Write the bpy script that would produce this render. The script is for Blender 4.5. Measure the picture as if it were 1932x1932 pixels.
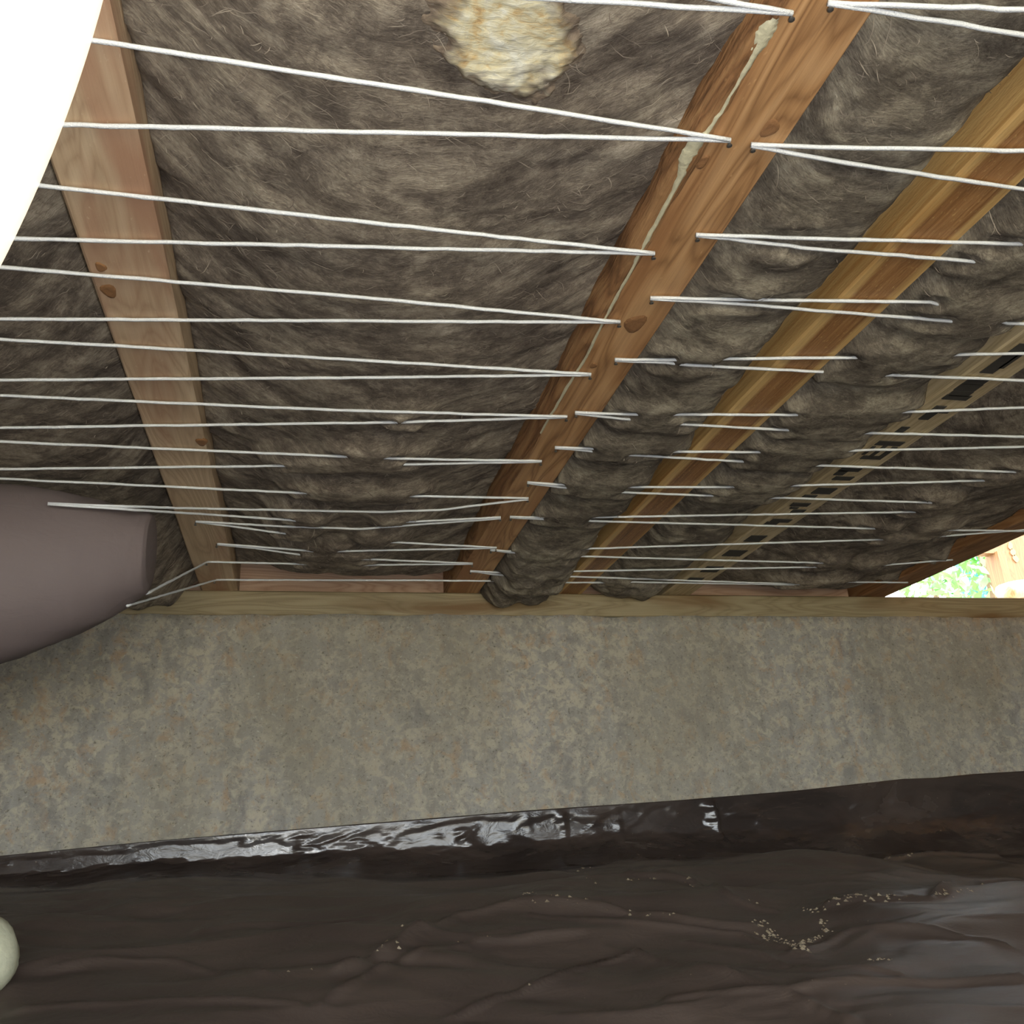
import bpy, math, random
import numpy as np
from mathutils import Matrix, Vector

for o in list(bpy.data.objects):
    bpy.data.objects.remove(o)
SC = bpy.context.scene
COL = SC.collection

# ------------------------------------------------------------------ camera
F_PX, CX, CY = 1700.0, 966.0, 966.0
AX = np.array([[0.97471959, -0.02900978 * -1, 0.22154042],
               [-0.21735432, 0.35279925, 0.91010428],
               [-0.05175737, -0.93524923, 0.35018574]])   # world = AX @ (right, down, forward)
cam_d = bpy.data.cameras.new('camera')
cam_d.sensor_width = 36.0
cam_d.lens = F_PX / 1932.0 * 36.0
cam_d.clip_start = 0.01
cam = bpy.data.objects.new('camera', cam_d)
COL.objects.link(cam)
m3 = Matrix(((AX[0, 0], -AX[0, 1], -AX[0, 2]),
             (AX[1, 0], -AX[1, 1], -AX[1, 2]),
             (AX[2, 0], -AX[2, 1], -AX[2, 2])))
cam.matrix_world = m3.to_4x4()
SC.camera = cam

# ------------------------------------------------------------------ world, sun, exposure
SC.view_settings.view_transform = 'Standard'
SC.view_settings.look = 'None'
SC.view_settings.gamma = 1.0
SC.view_settings.use_curve_mapping = False
SC.view_settings.exposure = 0.3
w = bpy.data.worlds.new('sky')
SC.world = w
w.use_nodes = True
nt = w.node_tree
bg = nt.nodes['Background']
bg.inputs['Color'].default_value = (0.86, 0.94, 1.0, 1)
bg.inputs['Strength'].default_value = 11.0
sun_d = bpy.data.lights.new('sun', 'SUN')
sun_d.energy = 9.0
sun_d.angle = 0.01
sun_d.color = (1.0, 0.93, 0.82)
sun = bpy.data.objects.new('sun', sun_d)
COL.objects.link(sun)
sun.rotation_euler = Vector((-0.62, 0.40, -0.68)).to_track_quat('-Z', 'Y').to_euler()
# the phone's own torch beside the lens
tor_d = bpy.data.lights.new('phone_torch', 'POINT')
tor_d.energy = 20.0
tor_d.shadow_soft_size = 0.02
tor_d.color = (0.98, 0.99, 1.0)
tor = bpy.data.objects.new('phone_torch', tor_d)
COL.objects.link(tor)
tor.location = (0.05, -0.03, -0.02)

# ------------------------------------------------------------------ sizes (metres, camera at the origin)
H = 0.65          # underside of the joists
TOP = 0.91        # underside of the subfloor
D = 2.297         # face of the concrete wall
XL, XR, YB = -2.6, 3.4, -1.6

def ray(px, py):
    return AX @ np.array([px - CX, py - CY, F_PX])
def onz(px, py, z=H):
    r = ray(px, py)
    return r * (z / r[2])
def ony(px, py, y):
    r = ray(px, py)
    return r * (y / r[1])

# ------------------------------------------------------------------ noise
_T = np.random.RandomState(7).rand(256, 256)
def vn(x, y, s=0):
    x = np.asarray(x, float) + s * 17.31
    y = np.asarray(y, float) + s * 9.77
    xi = np.floor(x).astype(int); yi = np.floor(y).astype(int)
    fx = x - xi; fy = y - yi
    fx = fx * fx * (3 - 2 * fx); fy = fy * fy * (3 - 2 * fy)
    a = _T[xi & 255, yi & 255]; b = _T[(xi + 1) & 255, yi & 255]
    c = _T[xi & 255, (yi + 1) & 255]; d = _T[(xi + 1) & 255, (yi + 1) & 255]
    return (a * (1 - fx) + b * fx) * (1 - fy) + (c * (1 - fx) + d * fx) * fy - 0.5
def fbm(x, y, s=0, n=4):
    r = 0; a = 1.0
    for k in range(n):
        r = r + a * vn(x * 2 ** k, y * 2 ** k, s + k)
        a *= 0.5
    return r
def ss(a, b, x):
    t = np.clip((x - a) / (b - a), 0, 1)      # edges may run either way
    return t * t * (3 - 2 * t)

# ------------------------------------------------------------------ object helpers
def tag(o, label=None, cat=None, group=None, kind=None):
    if label: o['label'] = label
    if cat: o['category'] = cat
    if group: o['group'] = group
    if kind: o['kind'] = kind
    return o
def mk(name, v, f, mat, parent=None, smooth=False):
    me = bpy.data.meshes.new(name)
    me.from_pydata([tuple(map(float, p)) for p in v], [], [tuple(map(int, q)) for q in f])
    me.update()
    if smooth:
        me.polygons.foreach_set('use_smooth', [True] * len(me.polygons))
    if mat: me.materials.append(mat)
    o = bpy.data.objects.new(name, me)
    COL.objects.link(o)
    if parent:
        o.parent = parent
        r = parent
        off = Vector((0, 0, 0))
        while r is not None:
            off += r.location
            r = r.parent
        o.matrix_parent_inverse = Matrix.Translation(-off) if parent.type == 'EMPTY' else Matrix.Identity(4)
    return o
def empty(name, loc):
    o = bpy.data.objects.new(name, None)
    o.empty_display_size = 0.05
    COL.objects.link(o)
    o.location = loc
    return o
def boxv(x0, x1, y0, y1, z0, z1):
    v = [(x0, y0, z0), (x1, y0, z0), (x1, y1, z0), (x0, y1, z0), (x0, y0, z1), (x1, y0, z1), (x1, y1, z1), (x0, y1, z1)]
    f = [(0, 3, 2, 1), (4, 5, 6, 7), (0, 1, 5, 4), (1, 2, 6, 5), (2, 3, 7, 6), (3, 0, 4, 7)]
    return v, f
def grid_faces(nx, ny, off=0, flip=False):
    i = np.arange(nx - 1)[:, None]; j = np.arange(ny - 1)[None, :]
    a = off + i * ny + j
    q = np.stack([a, a + ny, a + ny + 1, a + 1], -1).reshape(-1, 4)
    return q[:, ::-1] if flip else q
def gridmesh(name, P, mat, parent=None, flip=False, uv=None, smooth=True):
    """P: (nx, ny, 3) array; fast mesh build."""
    nx, ny = P.shape[:2]
    F = grid_faces(nx, ny, 0, flip)
    return fastmesh(name, P.reshape(-1, 3), F, mat, parent, uv, smooth)
def fastmesh(name, V, F, mat, parent=None, uv=None, smooth=True):
    V = np.asarray(V, np.float32); F = np.asarray(F, np.int32)
    me = bpy.data.meshes.new(name)
    me.vertices.add(len(V)); me.vertices.foreach_set('co', V.ravel())
    n = F.shape[1]
    me.loops.add(F.size); me.loops.foreach_set('vertex_index', F.ravel())
    me.polygons.add(len(F))
    me.polygons.foreach_set('loop_start', np.arange(0, F.size, n, dtype=np.int32))
    me.polygons.foreach_set('loop_total', np.full(len(F), n, np.int32))
    me.polygons.foreach_set('use_smooth', np.full(len(F), smooth))
    me.update(calc_edges=True)
    if uv is not None:
        l = me.uv_layers.new(name='flow')
        l.data.foreach_set('uv', np.asarray(uv, np.float32)[F.ravel()].ravel())
    me.validate()
    if mat: me.materials.append(mat)
    o = bpy.data.objects.new(name, me)
    COL.objects.link(o)
    if parent:
        o.parent = parent
        o.matrix_parent_inverse = Matrix.Translation(-parent.location) if parent.type == 'EMPTY' else Matrix.Identity(4)
    return o
def tube(pts, rad, seg=6, jit=0.0, rng=None):
    pts = np.asarray(pts, float); n = len(pts)
    rad = np.broadcast_to(np.asarray(rad, float), (n,))
    t = np.gradient(pts, axis=0); t /= np.linalg.norm(t, axis=1)[:, None] + 1e-9
    up = np.array([0, 0, 1.0]) if abs(t[0][2]) < 0.9 else np.array([1.0, 0, 0])
    s = np.cross(t, up); s /= np.linalg.norm(s, axis=1)[:, None] + 1e-9
    u = np.cross(s, t)
    V = []
    for k in range(seg):
        a = 2 * math.pi * k / seg
        rr = rad * (1 + (jit * (rng.rand(n) - .5) if rng is not None else 0))
        V.append(pts + (s * math.cos(a) + u * math.sin(a)) * rr[:, None])
    V = np.stack(V, 1).reshape(-1, 3)
    F = []
    for i in range(n - 1):
        for k in range(seg):
            k2 = (k + 1) % seg
            F.append((i * seg + k, i * seg + k2, (i + 1) * seg + k2, (i + 1) * seg + k))
    F.append(tuple(range(seg))[::-1]); F.append(tuple((n - 1) * seg + k for k in range(seg)))
    return V, F
def revolve(path, seg=24):
    """path of (radius, height) about +Z."""
    V = []; F = []
    for r, z in path:
        for k in range(seg):
            a = 2 * math.pi * k / seg
            V.append((r * math.cos(a), r * math.sin(a), z))
    for i in range(len(path) - 1):
        for k in range(seg):
            k2 = (k + 1) % seg
            F.append((i * seg + k, i * seg + k2, (i + 1) * seg + k2, (i + 1) * seg + k))
    F.append(tuple(range(seg))[::-1]); F.append(tuple((len(path) - 1) * seg + k for k in range(seg)))
    return V, F

# ------------------------------------------------------------------ materials
class NT:
    def __init__(s, name):
        s.m = bpy.data.materials.new(name); s.m.use_nodes = True
        s.t = s.m.node_tree; s.b = s.t.nodes['Principled BSDF']; s.tc = s.t.nodes.new('ShaderNodeTexCoord')
    def n(s, typ, **kw):
        nd = s.t.nodes.new(typ)
        for k, v in kw.items():
            if k.startswith('_'): setattr(nd, k[1:], v)
            else: nd.inputs[k.replace('__', ' ')].default_value = v
        return nd
    def l(s, a, b): s.t.links.new(a, b)
    def mp(s, scale, out='Object', loc=(0, 0, 0), rot=(0, 0, 0)):
        nd = s.n('ShaderNodeMapping'); nd.inputs['Scale'].default_value = scale
        nd.inputs['Location'].default_value = loc; nd.inputs['Rotation'].default_value = rot
        s.l(s.tc.outputs[out], nd.inputs['Vector']); return nd.outputs[0]
    def noise(s, vec, scale=1., detail=4., rough=.5, dist=0.):
        nd = s.n('ShaderNodeTexNoise', Scale=scale, Detail=detail, Roughness=rough, Distortion=dist)
        s.l(vec, nd.inputs['Vector']); return nd.outputs['Fac']
    def ramp(s, fac, stops):
        nd = s.n('ShaderNodeValToRGB'); e = nd.color_ramp.elements
        while len(e) < len(stops): e.new(0.5)
        for k, (p, c) in enumerate(stops):
            e[k].position = p; e[k].color = (*c, 1) if len(c) == 3 else c
        s.l(fac, nd.inputs['Fac']); return nd.outputs['Color']
    def mix(s, fac, a, b, mode='MIX'):
        nd = s.n('ShaderNodeMix', _data_type='RGBA', _blend_type=mode)
        for sock, val in ((nd.inputs['Factor'], fac), (nd.inputs['A'], a), (nd.inputs['B'], b)):
            pass
        A = [i for i in nd.inputs if i.type == 'RGBA']; Fa = [i for i in nd.inputs if i.name == 'Factor' and i.type == 'VALUE'][0]
        for sock, val in ((Fa, fac), (A[0], a), (A[1], b)):
            if hasattr(val, 'links'): s.l(val, sock)
            else: sock.default_value = (*val, 1) if isinstance(val, tuple) else val
        return [o for o in nd.outputs if o.type == 'RGBA'][0]
    def math(s, op, a, b=0.0, clamp=False):
        nd = s.n('ShaderNodeMath', _operation=op, _use_clamp=clamp)
        for k, v in enumerate((a, b)):
            if hasattr(v, 'links'): s.l(v, nd.inputs[k])
            else: nd.inputs[k].default_value = v
        return nd.outputs[0]
    def bump(s, h, strength=.3, dist=.005):
        nd = s.n('ShaderNodeBump', Strength=strength, Distance=dist)
        s.l(h, nd.inputs['Height']); s.l(nd.outputs[0], s.b.inputs['Normal'])
    def fin(s, col=None, rough=.7, spec=.3):
        if col is not None:
            if hasattr(col, 'links'): s.l(col, s.b.inputs['Base Color'])
            else: s.b.inputs['Base Color'].default_value = (*col, 1)
        if hasattr(rough, 'links'): s.l(rough, s.b.inputs['Roughness'])
        else: s.b.inputs['Roughness'].default_value = rough
        s.b.inputs['Specular IOR Level'].default_value = spec
        return s.m

def wood(name, dark, mid, light, patch=None, grain=70., along=1, seed=0, coarse=0.0, rough=.62, spec=.3):
    """planed lumber; grain runs along axis `along` (1 = Y, 0 = X, 2 = Z)."""
    n = NT(name)
    def sc(fine, lon):
        v = [fine, fine, fine]; v[along] = lon; return tuple(v)
    warp = n.noise(n.mp(sc(9, 1.1), loc=(seed, seed * .7, 0)), 1, 2, .5)
    big = n.noise(n.mp(sc(22, .9), loc=(seed * 1.3, 0, seed)), 1, 3, .55, .6)
    fine = n.noise(n.mp(sc(grain * 3, 5), loc=(seed, 0, 0)), 1, 4, .6, .3)
    rings = n.math('SINE', n.math('ADD', n.math('MULTIPLY', warp, 105.0), n.math('MULTIPLY', big, 9.0)))
    rings = n.math('ADD', n.math('MULTIPLY', rings, .5), .5)
    c = n.ramp(rings, [(0.0, light), (.45, mid), (.80, dark), (1.0, mid)])
    c = n.mix(.40, c, n.ramp(big, [(.25, dark), (.5, mid), (.75, light)]))
    c = n.mix(.30, c, n.ramp(fine, [(.3, dark), (.55, mid), (.8, light)]))
    if patch:
        p = n.noise(n.mp(sc(12, 1.8), loc=(seed * 2, 1, 3)), 1, 3, .5, .4)
        c = n.mix(n.ramp(p, [(.52, (0, 0, 0)), (.68, (1, 1, 1))]), c, patch)
    sp = n.noise(n.mp((230, 90, 230)), 1, 2, .5)
    c = n.mix(n.ramp(sp, [(.70, (0, 0, 0)), (.80, (.5, .5, .5))]), c, light)
    n.bump(n.math('ADD', fine, n.math('MULTIPLY', sp, .5)), .35 + coarse, .002 + coarse * .004)
    return n.fin(c, rough, spec)

def lin(r, g, b):
    return tuple(((c / 255) / 12.92 if c / 255 < .04045 else ((c / 255 + .055) / 1.055) ** 2.4) for c in (r, g, b))

M = {}
M['wood_B'] = wood('pale_fir', lin(164, 136, 108), lin(198, 172, 140), lin(218, 196, 164), patch=lin(178, 140, 112), seed=2.1)
M['wood_C'] = wood('orange_fir', lin(106, 70, 42), lin(184, 140, 94), lin(214, 172, 124), patch=lin(166, 118, 76), seed=5.3, spec=.4)
M['wood_E'] = wood('weathered_fir', lin(146, 126, 94), lin(190, 171, 134), lin(212, 194, 158), seed=8.2)
M['wood_F'] = wood('brown_fir', lin(104, 70, 44), lin(150, 106, 68), lin(178, 136, 92), seed=3.7)
M['wood_A'] = wood('tan_fir', lin(140, 110, 80), lin(180, 150, 112), lin(204, 176, 138), seed=11.0)
M['wood_sill'] = wood('treated_sill', lin(118, 104, 76), lin(148, 133, 102), lin(166, 152, 120), along=0, seed=4.4, patch=lin(118, 92, 60))
M['wood_rim'] = wood('pink_rim', lin(158, 122, 98), lin(196, 162, 136), lin(216, 186, 160), along=0, seed=6.1)
M['wood_post'] = wood('sunlit_timber', lin(84, 56, 32), lin(110, 78, 46), lin(122, 90, 56), along=2, seed=9.4)
M['plywood'] = wood('plywood', lin(120, 96, 66), lin(150, 124, 88), lin(170, 146, 108), seed=1.2)
M['bark'] = wood('bark_edge', lin(74, 50, 32), lin(142, 102, 66), lin(178, 138, 94), seed=7.7, coarse=.5, rough=.85)

def wood_heart():
    n = NT('heartwood_fir')
    dk, md, lt, ye = lin(100, 66, 36), lin(150, 106, 62), lin(184, 140, 90), lin(208, 172, 112)
    fine = n.noise(n.mp((260, 7, 260)), 1, 5, .65, .2)
    mid = n.noise(n.mp((70, 1.6, 70)), 1, 3, .55, .2)
    speck = n.noise(n.mp((420, 120, 420)), 1, 2, .5)
    inner = n.ramp(n.math('ADD', n.math('MULTIPLY', fine, .6), n.math('MULTIPLY', mid, .4)), [(.32, dk), (.5, md), (.68, lt)])
    inner = n.mix(n.ramp(speck, [(.62, (0, 0, 0)), (.74, (.8, .8, .8))]), inner, ye)
    outer = n.ramp(mid, [(.3, lin(172, 126, 68)), (.55, ye), (.8, lin(214, 178, 116))])
    sep = n.n('ShaderNodeSeparateXYZ'); n.l(n.tc.outputs['Object'], sep.inputs[0])
    off = n.math('ABSOLUTE', n.math('SUBTRACT', sep.outputs['X'], 0.708))
    off = n.math('ADD', off, n.math('MULTIPLY', n.math('SUBTRACT', mid, .5), .016))
    edge = n.ramp(n.math('MULTIPLY', off, 10.0), [(.225, (0, 0, 0)), (.285, (1, 1, 1))])
    n.bump(n.math('ADD', fine, speck), .35, .002)
    return n.fin(n.mix(edge, inner, outer), .55, .45)
M['wood_D'] = wood_heart()

def insul(name, tint=(1, 1, 1), seed=0.):
    n = NT(name)
    base = n.mp((1, 1, 1), 'UV', loc=(seed, seed * 2, 0))
    wn = n.n('ShaderNodeTexNoise', Scale=5.0, Detail=2.0); n.l(base, wn.inputs['Vector'])
    v = n.n('ShaderNodeVectorMath', _operation='SCALE'); n.l(wn.outputs['Color'], v.inputs[0]); v.inputs['Scale'].default_value = .11
    add = n.n('ShaderNodeVectorMath', _operation='ADD'); n.l(base, add.inputs[0]); n.l(v.outputs[0], add.inputs[1])
    def mp2(sc):
        nd = n.n('ShaderNodeMapping'); nd.inputs['Scale'].default_value = sc; n.l(add.outputs[0], nd.inputs['Vector']); return nd.outputs[0]
    cloud = n.noise(mp2((11, 16, 7)), 1, 5, .6, .6)
    streak = n.noise(mp2((24, 66, 20)), 1, 6, .72, .6)
    fib = n.noise(mp2((190, 460, 40)), 1, 5, .8, .35)
    blot = n.noise(n.mp((42, 42, 42)), 1, 6, .72, .5)
    speck = n.noise(n.mp((300, 300, 300)), 1, 2, .5)
    t = lambda c: tuple(a * b for a, b in zip(c, tint))
    dk, md, lt, pl = t(lin(88, 79, 71)), t(lin(128, 117, 105)), t(lin(170, 158, 140)), t(lin(212, 200, 182))
    f = n.math('ADD', n.math('MULTIPLY', streak, .27), n.math('MULTIPLY', fib, .27))
    f = n.math('ADD', f, n.math('MULTIPLY', cloud, .40))
    f = n.math('ADD', f, n.math('MULTIPLY', blot, .26))
    c = n.ramp(f, [(.48, dk), (.58, md), (.66, lt), (.76, pl)])
    c = n.mix(n.ramp(speck, [(.70, (0, 0, 0)), (.78, (.45, .45, .45))]), c, pl)
    n.bump(n.math('ADD', n.math('MULTIPLY', streak, .6), n.math('ADD', n.math('MULTIPLY', fib, .5), n.math('MULTIPLY', blot, .5))), .8, .008)
    return n.fin(c, .95, .08)
M['insul'] = insul('brown_mineral_wool')
M['insul2'] = insul('grey_brown_mineral_wool', (.93, .96, .95), 3.0)
def fibre_mat():
    n = NT('wool_fibre')
    c = n.ramp(n.noise(n.mp((30, 30, 30)), 1, 2, .5), [(.35, lin(112, 100, 90)), (.65, lin(176, 164, 146))])
    return n.fin(c, .8, .2)
M['fibre'] = fibre_mat()
def yellow_mat():
    n = NT('yellow_wool')
    a = n.noise(n.mp((22, 22, 22)), 1, 5, .6, .8)
    b = n.noise(n.mp((60, 160, 60)), 1, 4, .65, .6)
    c = n.ramp(n.math('ADD', n.math('MULTIPLY', a, .7), n.math('MULTIPLY', b, .3)),
               [(.34, lin(150, 116, 84)), (.42, lin(206, 178, 128)), (.50, lin(218, 208, 172)), (.62, lin(228, 226, 208))])
    u = n.n('ShaderNodeSeparateXYZ'); n.l(n.tc.outputs['UV'], u.inputs[0])
    ed = n.math('ADD', u.outputs['X'], n.math('MULTIPLY', n.math('SUBTRACT', b, .5), .5))
    c = n.mix(n.ramp(ed, [(.55, (0, 0, 0)), (.72, (.5, .5, .5)), (.92, (1, 1, 1))]), c, n.ramp(b, [(.4, lin(96, 84, 74)), (.7, lin(150, 134, 114))]))
    n.bump(b, .5, .004)
    return n.fin(c, .95, .08)
M['yellow'] = yellow_mat()
def concrete_mat():
    n = NT('stained_concrete')
    big = n.noise(n.mp((2.2, 2.2, 1.6)), 1, 3, .55, .4)
    ver = n.noise(n.mp((24, 24, 4.0)), 1, 4, .6, .3)
    blot = n.noise(n.mp((42, 42, 46)), 1, 5, .66, .6)
    fine = n.noise(n.mp((150, 150, 170)), 1, 4, .65, .4)
    c = n.ramp(ver, [(.3, lin(138, 134, 125)), (.52, lin(152, 148, 139)), (.75, lin(165, 161, 152))])
    c = n.mix(n.ramp(blot, [(.46, (0, 0, 0)), (.60, (.9, .9, .9))]), c, lin(180, 171, 152))
    c = n.mix(n.ramp(n.noise(n.mp((26, 26, 22), loc=(3, 1, 2)), 1, 5, .65, .8), [(.54, (0, 0, 0)), (.68, (.7, .7, .7))]), c, lin(170, 142, 112))
    c = n.mix(n.ramp(n.noise(n.mp((18, 18, 13), loc=(7, 1, 5)), 1, 5, .6, .6), [(.54, (0, 0, 0)), (.70, (.65, .65, .65))]), c, lin(120, 118, 116))
    c = n.mix(n.ramp(big, [(.42, (0, 0, 0)), (.68, (.55, .55, .55))]), c, lin(140, 132, 114))
    c = n.mix(n.ramp(fine, [(.30, (.7, .7, .7)), (.42, (0, 0, 0))]), c, lin(92, 88, 76))
    c = n.mix(n.ramp(fine, [(.62, (0, 0, 0)), (.74, (.6, .6, .6))]), c, lin(204, 200, 184))
    n.bump(n.math('ADD', blot, fine), .35, .004)
    return n.fin(c, .88, .2)
M['concrete'] = concrete_mat()
def plastic_mat(name, base, dust, amt=.5, rough=.30, crumbs=.7):
    n = NT(name)
    d = n.noise(n.mp((3.2, 7, 7)), 1, 4, .6, .7)
    s = n.noise(n.mp((7, 60, 60)), 1, 5, .7, 1.4)
    k = n.noise(n.mp((120, 120, 120)), 1, 2, .5)
    c = n.mix(n.ramp(d, [(.40, (0, 0, 0)), (.72, (amt, amt, amt))]), base, dust)
    c = n.mix(n.ramp(s, [(.60, (0, 0, 0)), (.78, (amt * .6,) * 3)]), c, lin(120, 106, 88))
    c = n.mix(n.ramp(k, [(.76, (0, 0, 0)), (.80, (crumbs,) * 3)]), c, lin(150, 138, 120))
    sp = n.n('ShaderNodeSeparateXYZ'); n.l(n.tc.outputs['Object'], sp.inputs[0])
    lay = n.ramp(n.math('MULTIPLY', sp.outputs['Y'], .1), [(.206, (1, 1, 1)), (.219, (0, 0, 0))])     # dust lies on the flat ground part
    r = n.math('ADD', n.ramp(d, [(.35, (rough,) * 3), (.7, (rough + .12,) * 3)]), n.math('MULTIPLY', lay, .26))
    c = n.mix(n.math('MULTIPLY', lay, .35), c, dust)
    n.bump(n.noise(n.mp((16, 34, 34)), 1, 4, .6, .8), .25, .006)
    return n.fin(c, r, .5)
M['plastic'] = plastic_mat('black_polythene', lin(50, 43, 40), lin(88, 75, 66), .6, .19)
M['duct'] = plastic_mat('duct_sleeve', lin(108, 96, 94), lin(120, 108, 105), .3, .45, 0.)
def plain(name, col, rough=.6, spec=.3, bumpy=0, sc=200, metal=0.):
    n = NT(name)
    f = n.noise(n.mp((sc, sc, sc)), 1, 3, .6)
    c = n.mix(n.ramp(f, [(.35, (0, 0, 0)), (.7, (.35, .35, .35))]), col, tuple(min(1, a * 1.5) for a in col))
    if bumpy: n.bump(f, bumpy, .003)
    n.b.inputs['Metallic'].default_value = metal
    return n.fin(c, rough, spec)
M['twine'] = plain('white_twine', lin(222, 226, 228), .7, .3, .5, 600)
M['nail'] = plain('galvanised_nail', lin(120, 116, 110), .4, .5, 0, 300, .8)
M['glue'] = plain('dried_adhesive', lin(196, 190, 160), .6, .3, .4, 160)
M['knot'] = plain('wood_knot', lin(138, 100, 66), .7, .3, .4, 220)
M['ink'] = plain('stamp_ink', lin(66, 63, 58), .8, .2, 0, 90)
M['stone'] = plain('pale_stone', lin(176, 176, 152), .9, .2, .6, 60)
M['crumb'] = plain('tan_soil', lin(140, 128, 108), .95, .1, .4, 80)
M['soil'] = plain('soil', lin(96, 78, 60), .95, .1, .6, 20)
M['outground'] = plain('dry_ground', lin(176, 164, 140), .95, .1, .4, 6)
M['grey_wall'] = M['concrete']
M['leaf_a'] = plain('leaf_green', lin(92, 150, 76), .6, .3, 0, 8)
M['leaf_b'] = plain('leaf_blue_green', lin(92, 146, 146), .6, .3, 0, 8)
M['trunk'] = plain('tree_bark', lin(92, 76, 60), .9, .2, .6, 20)
M['cap'] = plain('lamp_plastic', lin(60, 60, 62), .5, .4, 0, 100)
def lamp_mats():
    n = NT('lamp_diffuser')
    n.b.inputs['Base Color'].default_value = (.95, .95, .92, 1)
    n.b.inputs['Emission Color'].default_value = (1, .985, .95, 1)
    n.b.inputs['Emission Strength'].default_value = 2.0
    M['lamp'] = n.m
    n = NT('lamp_fringe')  # cream tint stands in for the warm rim of glare
    tr = n.n('ShaderNodeBsdfTransparent'); tl = n.n('ShaderNodeBsdfTranslucent'); df = n.n('ShaderNodeBsdfDiffuse')
    tl.inputs['Color'].default_value = (1, .9, .72, 1); df.inputs['Color'].default_value = (1, .9, .72, 1)
    a = n.n('ShaderNodeMixShader'); n.l(tl.outputs[0], a.inputs[1]); n.l(df.outputs[0], a.inputs[2])
    b = n.n('ShaderNodeMixShader'); b.inputs[0].default_value = .5
    n.l(tr.outputs[0], b.inputs[1]); n.l(a.outputs[0], b.inputs[2])
    n.l(b.outputs[0], n.t.nodes['Material Output'].inputs['Surface'])
    M['fringe'] = n.m
lamp_mats()

# ------------------------------------------------------------------ structure
rng = np.random.RandomState(3)
# concrete wall with a wavy hand-poured top edge lapping over the sill
SILL_Z = H - 0.064
xs = np.arange(XL, XR + .001, .012)
tz = np.linspace(0, 1, 60)
topz = SILL_Z + .006 * fbm(xs * 9, xs * 0, 3, 3) + .004 * vn(xs * 30, xs * 0 + 3.3, 5)
Pw = np.zeros((len(xs), 62, 3))
for j in range(60):
    Pw[:, j, 0] = xs
    Pw[:, j, 2] = -.8 + (topz + .8) * tz[j]
    Pw[:, j, 1] = D + .0035 * fbm(xs * 6, np.full_like(xs, tz[j] * 9), 9, 3)
Pw[:, 60] = Pw[:, 59] + np.array([0, .004, .0015])
Pw[:, 61] = Pw[:, 60]; Pw[:, 61, 1] = D + .2; Pw[:, 61, 2] = SILL_Z - .004
tag(gridmesh('wall_front', Pw, M['concrete'], flip=False), kind='structure')
def sbox(name, b, mat, label=None):
    v, f = boxv(*b)
    return tag(mk(name, v, f, mat), kind='structure')
sbox('wall_left', (XL - .2, XL, YB, D, -.8, TOP), M['concrete'])
sbox('wall_right', (XR, XR + .2, YB, D + .2, -.8, TOP), M['concrete'])
V = []; F = []
for b_ in ((XL - .2, -.85, YB - .2, YB, -.9, TOP), (1.5, XR + .2, YB - .2, YB, -.9, TOP), (-.85, 1.5, YB - .2, YB, .80, TOP)):
    v, f = boxv(*b_); n_ = len(V); V += v; F += [tuple(n_ + k for k in q) for q in f]
tag(mk('wall_back_added', V, F, M['concrete']), kind='structure')   # unseen, added; opening sized to shape daylight and the sheet's highlight
sbox('ceiling', (XL - .2, XR + .2, YB, D + .15, TOP, TOP + .03), M['plywood'])
sbox('floor', (XL, XR, YB - .3, D, -.85, -.8), M['soil'])
v, f = boxv(-40, 40, -40, 40, -.95, -.9)
tag(mk('ground', v, f, M['outground']), kind='structure')

# sill timber along the wall top
e = empty('sill_timber', (0.4, D + .075, SILL_Z))
def beam(name, x0, x1, y0, y1, z0, z1, mat, parent, long=1, seed=0, amp=.0012, bev=.003):
    """a slightly uneven sawn beam with eased edges, subdivided along its length."""
    n = 90
    lo, hi = (y0, y1) if long == 1 else (x0, x1)
    t = np.linspace(lo, hi, n)
    a0, a1 = (x0, x1) if long == 1 else (y0, y1)
    prof = [(a0, z0 + bev), (a0 + bev, z0), ((a0 + a1) / 2, z0), (a1 - bev, z0), (a1, z0 + bev), (a1, z1 - bev), (a1 - bev, z1), (a0 + bev, z1), (a0, z1 - bev)]
    V = []; F = []
    m = len(prof)
    for i, tt in enumerate(t):
        for k, (p, q) in enumerate(prof):
            da = amp * float(fbm(np.array([tt * 5.0]), np.array([k * 3.1 + seed]), 2, 3)[0])
            dz = amp * float(fbm(np.array([tt * 6.0]), np.array([k * 5.7 + seed + 20]), 4, 3)[0])
            V.append((p + da, tt, q + dz) if long == 1 else (tt, p + da, q + dz))
    for i in range(n - 1):
        for k in range(m):
            k2 = (k + 1) % m
            F.append((i * m + k, (i + 1) * m + k, (i + 1) * m + k2, i * m + k2))
    F.append(tuple(range(m))); F.append(tuple((n - 1) * m + k for k in range(m))[::-1])
    return mk(name, V, F, mat, parent)
beam('beam', XL, XR, D + .004, D + .144, SILL_Z, H, M['wood_sill'], e, long=0, seed=3)
tag(e, 'greenish brown sill timber lying along the top of the concrete wall', 'timber')
e = empty('rim_board', (-.45, D + .085, H))
beam('board', XL, 1.70, D + .066, D + .104, H + .001, TOP - .002, M['wood_rim'], e, long=0, seed=12)
tag(e, 'pinkish rim board standing on the sill behind the joist ends', 'board')
e = empty('rim_board', (2.9, D + .085, H))  # added out of view, cuts the sky's reflection on the ground sheet
beam('board', 2.42, XR, D + .066, D + .104, H + .001, TOP - .002, M['wood_rim'], e, long=0, seed=14)
tag(e, 'pinkish rim board added out of view to block sky light past the gap', 'board')

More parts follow.
